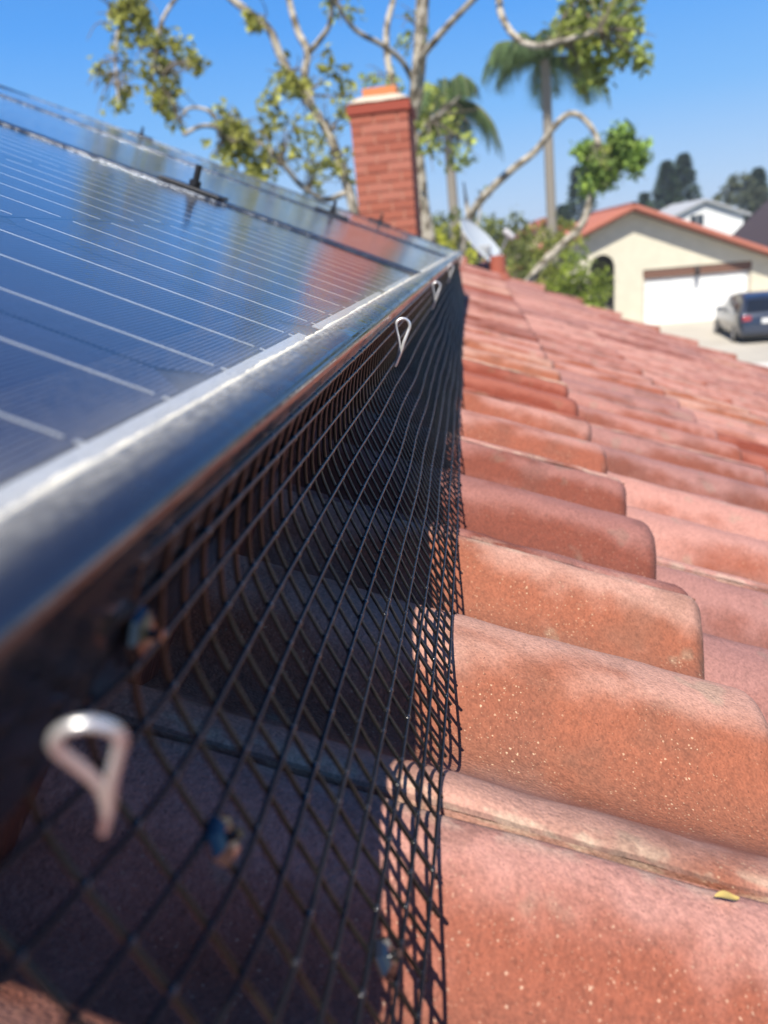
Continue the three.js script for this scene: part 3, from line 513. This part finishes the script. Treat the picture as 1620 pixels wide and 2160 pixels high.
function palm(label, x, z, yc, rT, n, len, seed, droop) {
  const g = thing('queen_palm', label, 'palm tree', V(x, 0, z)), R = rng(seed);
  part('trunk', tube([V(.25, 0, 0), V(.1, yc * .5, 0), V(0, yc, 0)], rT * 1.3, rT, 40, 12), std([.26, .23, .19], { roughness: .95 }), g);
  for (let i = 0; i < n; i++) {
    const a = i * 2.399 + R() * .5, up = .15 + 1.0 * ((i * .618) % 1), L = len * (.8 + .35 * R()), pos = [], c = [], spine = [];
    for (let k = 0; k <= 10; k++) { const s = k / 10, out = L * (Math.sin(s * 1.5) / 1.5) * Math.cos(up * .8), y = L * (s * Math.sin(up) - droop * s * s * (.75 + .3 * R() * .2)); spine.push(V(Math.cos(a) * out, yc + y, Math.sin(a) * out)); }
    const curve = new THREE.CatmullRomCurve3(spine), sv = V(-Math.sin(a), 0, Math.cos(a));
    for (let k = 4; k < 110; k++) for (const sd of [-1, 1]) {
      const s = k / 110, q = curve.getPoint(s), tg = curve.getTangent(s), l = L * .30 * Math.sin(Math.PI * (s * .85 + .12)) * (.8 + .4 * R()), e = q.clone().addScaledVector(sv, sd * l * .55).addScaledVector(tg, l * .4).add(V(0, -l * (.35 + .6 * R()), 0)), w = tg.clone().multiplyScalar(.015);
      for (const v of [q.clone().sub(w), q.clone().add(w), e]) pos.push(v.x, v.y, v.z);
      const t = .6 + .8 * R(); for (let j = 0; j < 3; j++) c.push(.135 * t, .205 * t, .085 * t);
    }
    const f = new THREE.BufferGeometry(); f.setAttribute('position', new THREE.Float32BufferAttribute(pos, 3)); f.setAttribute('color', new THREE.Float32BufferAttribute(c, 3)); f.computeVertexNormals();
    const fr = part('frond', f, leafM, g); part('stem', tube(spine, .03, .008, 12, 5), std([.2, .2, .09]), fr);
  }
  return g;
}
palm('tall queen palm with long drooping fronds, right of the chimney', 2.0, -24, 8.9, .125, 20, 2.75, 3, .9);
palm('shorter dense queen palm partly hidden behind the pale trunk', -.8, -26, 8.5, .14, 30, 2.3, 8, 1.15);

function conifer(label, x, z, h, r, seed, tone = 1, narrow = 1) {
  const g = thing('conifer', label, 'tree', V(x, 0, z)), R = rng(seed), pos = [], c = [];
  part('trunk', tube([V(0, 0, 0), V(0, h * .95, 0)], r * .09, r * .02, 4, 8), twigM, g);
  const n = Math.round(4200 * Math.max(.4, r / 2.5));
  for (let i = 0; i < n; i++) {
    const s = Math.pow(R(), .8), y = h * (.12 + .88 * s), w = r * Math.pow(1 - s, .75 * narrow) * (.82 + .36 * noise2(s * 14, seed, 2)) + .05, a = R() * 6.283, rr = w * Math.sqrt(R()), q = V(Math.cos(a) * rr, y, Math.sin(a) * rr), l = .25 + .45 * R();
    const d = V(Math.cos(a), -.35 + .6 * R(), Math.sin(a)).normalize(), b = V(-Math.sin(a), R() - .5, Math.cos(a)).normalize();
    for (const v of [q.clone().addScaledVector(b, l * .4), q.clone().addScaledVector(b, -l * .4), q.clone().addScaledVector(d, l)]) pos.push(v.x, v.y, v.z);
    const t = tone * (.55 + .9 * R()); for (let j = 0; j < 3; j++) c.push(.075 * t, .125 * t, .055 * t);
  }
  const f = new THREE.BufferGeometry(); f.setAttribute('position', new THREE.Float32BufferAttribute(pos, 3)); f.setAttribute('color', new THREE.Float32BufferAttribute(c, 3)); f.computeVertexNormals();
  part('crown', f, leafM, g); return g;
}
conifer('dark conifer, left of the pair beside the white house', 19.6, -90, 10.4, 2.5, 1);
conifer('dark conifer, taller right one of the pair beside the white house', 21.5, -91, 11, 2.9, 2);
conifer('small low conifer between the garage ridge and the conifer pair', 17.8, -92, 7.6, 1.6, 3);
conifer('dark columnar cypress behind the round leafy tree', 9.9, -82, 10.2, 1.7, 4, 1, .45);
conifer('conifer at the right edge above the dark roof', 29.3, -92, 8.9, 2.4, 5);
conifer('low conifer at the foot of the tall palm', 8.4, -84, 7.0, 1.3, 6);
tree('distant umbrella shaped tree right of the white house', 66, [[[[26, 0, -88], [26.1, 3, -88], [26.3, 6.4, -88]], .2, .1]], [[26.2, 7.6, -88, .9, .45], [25.4, 7.2, -88, .7, .4], [27.1, 7.4, -88, .7, .4], [26, 6.2, -87, .9, .5], [28, 6.1, -88, 1.1, .5], [24.8, 5.9, -88, .9, .4]], .35, 90, [.11, .13, .08], 'umbrella_tree');

function shrub(label, seed, clumps, hue, per = 120, size = .14, name = 'shrub') { const R = rng(seed), g = thing(name, label, 'shrub', V(0, 0, 0)); part('foliage', leaves(clumps, R, size, per, hue), leafM, g); const [x, y, z, r] = clumps[0]; part('stem', merge(clumps.flatMap(([a, b, c, q]) => [0, 1, 2].map((k) => tube([V(x + (k - 1) * .15, 0, z), V(mix(x, a, .6), b * .6, c), V(a + (k - 1) * q * .4, b, c)], .03, .012, 6, 5)))), twigM, g); }
shrub('bright green shrub in front of the arch of the stucco house', 71, [[2.62, 3.3, -22, .8], [2.2, 3.3, -22, .6], [2.95, 2.96, -22, .5], [2.5, 2.5, -22, .7]], [.20, .26, .045], 120);
shrub('yellow green shrub at the left end of the stucco house', 72, [[2.09, 3.75, -23, .5], [1.6, 4.05, -23, .6], [2.11, 4.5, -24, .5], [1.2, 4.0, -22.5, .55], [2.5, 4.3, -24, .4], [1.7, 3.2, -22.6, .7]], [.22, .25, .06], 90);
shrub('olive shrub behind the satellite dish', 73, [[.88, 4.62, -22, .5], [.4, 4.5, -22, .5], [.98, 3.87, -21.5, .5], [.5, 3.7, -21.5, .6]], [.17, .2, .06], 90);
shrub('sunlit yellow shrub between the chimney and the dish', 74, [[-.72, 4.5, -19, .42], [-.45, 4.3, -19, .35], [-.95, 4.62, -19.2, .3], [-.6, 3.9, -19, .5]], [.32, .34, .05], 110);
shrub('dark hedge left of the palm trunks', 75, [[-1.3, 5.0, -24, .5], [-.6, 4.9, -24.2, .45], [.1, 4.85, -24.5, .5], [-2, 4.9, -24, .6]], [.13, .16, .06], 90);
{
  const R = rng(91), cl = []; for (let i = 0; i < 90; i++) { const x = -60 + i * 1.5 + R() * 2; cl.push([x, 2.1 + 1.3 * R(), -100 - 16 * R(), 1.4 + 1.2 * R(), .3]); cl.push([x, 1.2, -99, 2.2, .25]); }
  tag(part('distant_woodland', leaves(cl, R, 1.1, 60, [.10, .125, .085]), leafM, scene), 'distant belt of dark trees along the horizon', 'woodland', null, 'stuff');
}

// ---------------------------------------------------------------- parked car
{
  const g = thing('parked_car', 'dark blue grey hatchback parked on the driveway, seen from behind', 'car', V(10.15, .05, -31.8)); g.rotation.y = -.06;
  const paint = phy([.026, .036, .062], { metalness: .35, roughness: .35, clearcoat: 1, clearcoatRoughness: .06 }), gl = phy([.012, .014, .017], { roughness: .05, clearcoat: 1 }), blk = std([.02, .02, .02], { roughness: .6 });
  // stations along the car (z from tail to nose): belt height, roof height, half widths
  const S = [[2.22, .62, .66, .70, .66], [2.18, .98, 1.00, .84, .74], [2.05, 1.04, 1.08, .89, .76], [1.85, 1.05, 1.36, .91, .66], [1.62, 1.05, 1.60, .92, .62], [1.0, 1.04, 1.67, .93, .64], [.2, 1.02, 1.66, .93, .64], [-.4, 1.0, 1.58, .93, .62], [-.95, .99, 1.22, .92, .68], [-1.25, .98, 1.0, .91, .74], [-1.8, .92, .93, .89, .74], [-2.15, .78, .80, .80, .66], [-2.26, .5, .55, .66, .6]];
  const ring = ([z, b, rf, w, rw]) => { const l = []; const half = [[w * .86, .24], [w * .97, .38], [w, .62], [w * .985, b * .94], [w * .93, b], [mix(w * .93, rw, .5), mix(b, rf, .5)], [rw, mix(b, rf, .93)], [rw * .8, rf], [0, rf + .015]]; for (const [x, y] of half) l.push(V(x, y, z)); for (let i = half.length - 2; i >= 0; i--) l.push(V(-half[i][0], half[i][1], z)); return l; };
  const rings = S.map(ring), n = rings[0].length;
  const body = grid(n - 1, S.length - 1, (a, b) => rings[Math.round(b * (S.length - 1))][Math.round(a * (n - 1))]);
  const capOf = (r) => { const s = r.map((v) => [v.x, v.y]); const q = new THREE.ShapeGeometry(new THREE.Shape(s.map(([x, y]) => new THREE.Vector2(x, y)))); return q.translate(0, 0, r[0].z); };
  part('body', merge([body, capOf(rings[0]), capOf(rings[S.length - 1])]), paint, g);
  const quad = (a, b, c, d) => grid(4, 4, (u, v) => V(...a).lerp(V(...b), u).lerp(V(...d).lerp(V(...c), u), v));
  part('rear_window', quad([-.70, 1.10, 2.07], [.70, 1.10, 2.07], [.56, 1.52, 1.76], [-.56, 1.52, 1.76]), gl, g);
  for (const s of [-1, 1]) { part('side_window', quad([s * .895, 1.06, 1.5], [s * .895, 1.03, .15], [s * .655, 1.57, .15], [s * .645, 1.54, 1.4]), gl, g); part('side_window', quad([s * .895, 1.03, .1], [s * .895, 1.0, -.9], [s * .68, 1.48, -.45], [s * .655, 1.57, .1]), gl, g); }
  for (const s of [-1, 1]) part('tail_light', rbox(.30, .17, .12, .03, s * .66, .90, 2.15), phy([.35, .012, .015], { roughness: .15, clearcoat: 1 }), g);
  part('number_plate', rbox(.34, .17, .02, .005, 0, .80, 2.235), std([.75, .75, .73]), g);
  part('bumper', rbox(1.62, .26, .22, .07, 0, .45, 2.18), paint, g);
  part('lower_trim', rbox(1.5, .14, .18, .05, 0, .30, 2.16), blk, g);
  for (const s of [-1, 1]) part('mirror', rbox(.2, .14, .1, .04, s * 1.0, 1.05, -.55), paint, g);
  for (const s of [-1, 1]) for (const z of [1.38, -1.38]) { const w = part('wheel', new THREE.TorusGeometry(.25, .09, 10, 28).rotateY(Math.PI / 2).scale(1.15, 1, 1).translate(s * .83, .29, z), blk, g); part('rim', new THREE.CylinderGeometry(.2, .2, .1, 18).rotateZ(Math.PI / 2).translate(s * .86, .29, z), std([.4, .4, .42], { metalness: .7, roughness: .35 }), w); }
  part('underbody', box(1.6, .2, 4.1, 0, .28, 0), blk, g);
}
scene.traverse((o) => { if (o.isMesh) { o.castShadow = o.receiveShadow = true; } });
renderer.render(scene, camera);
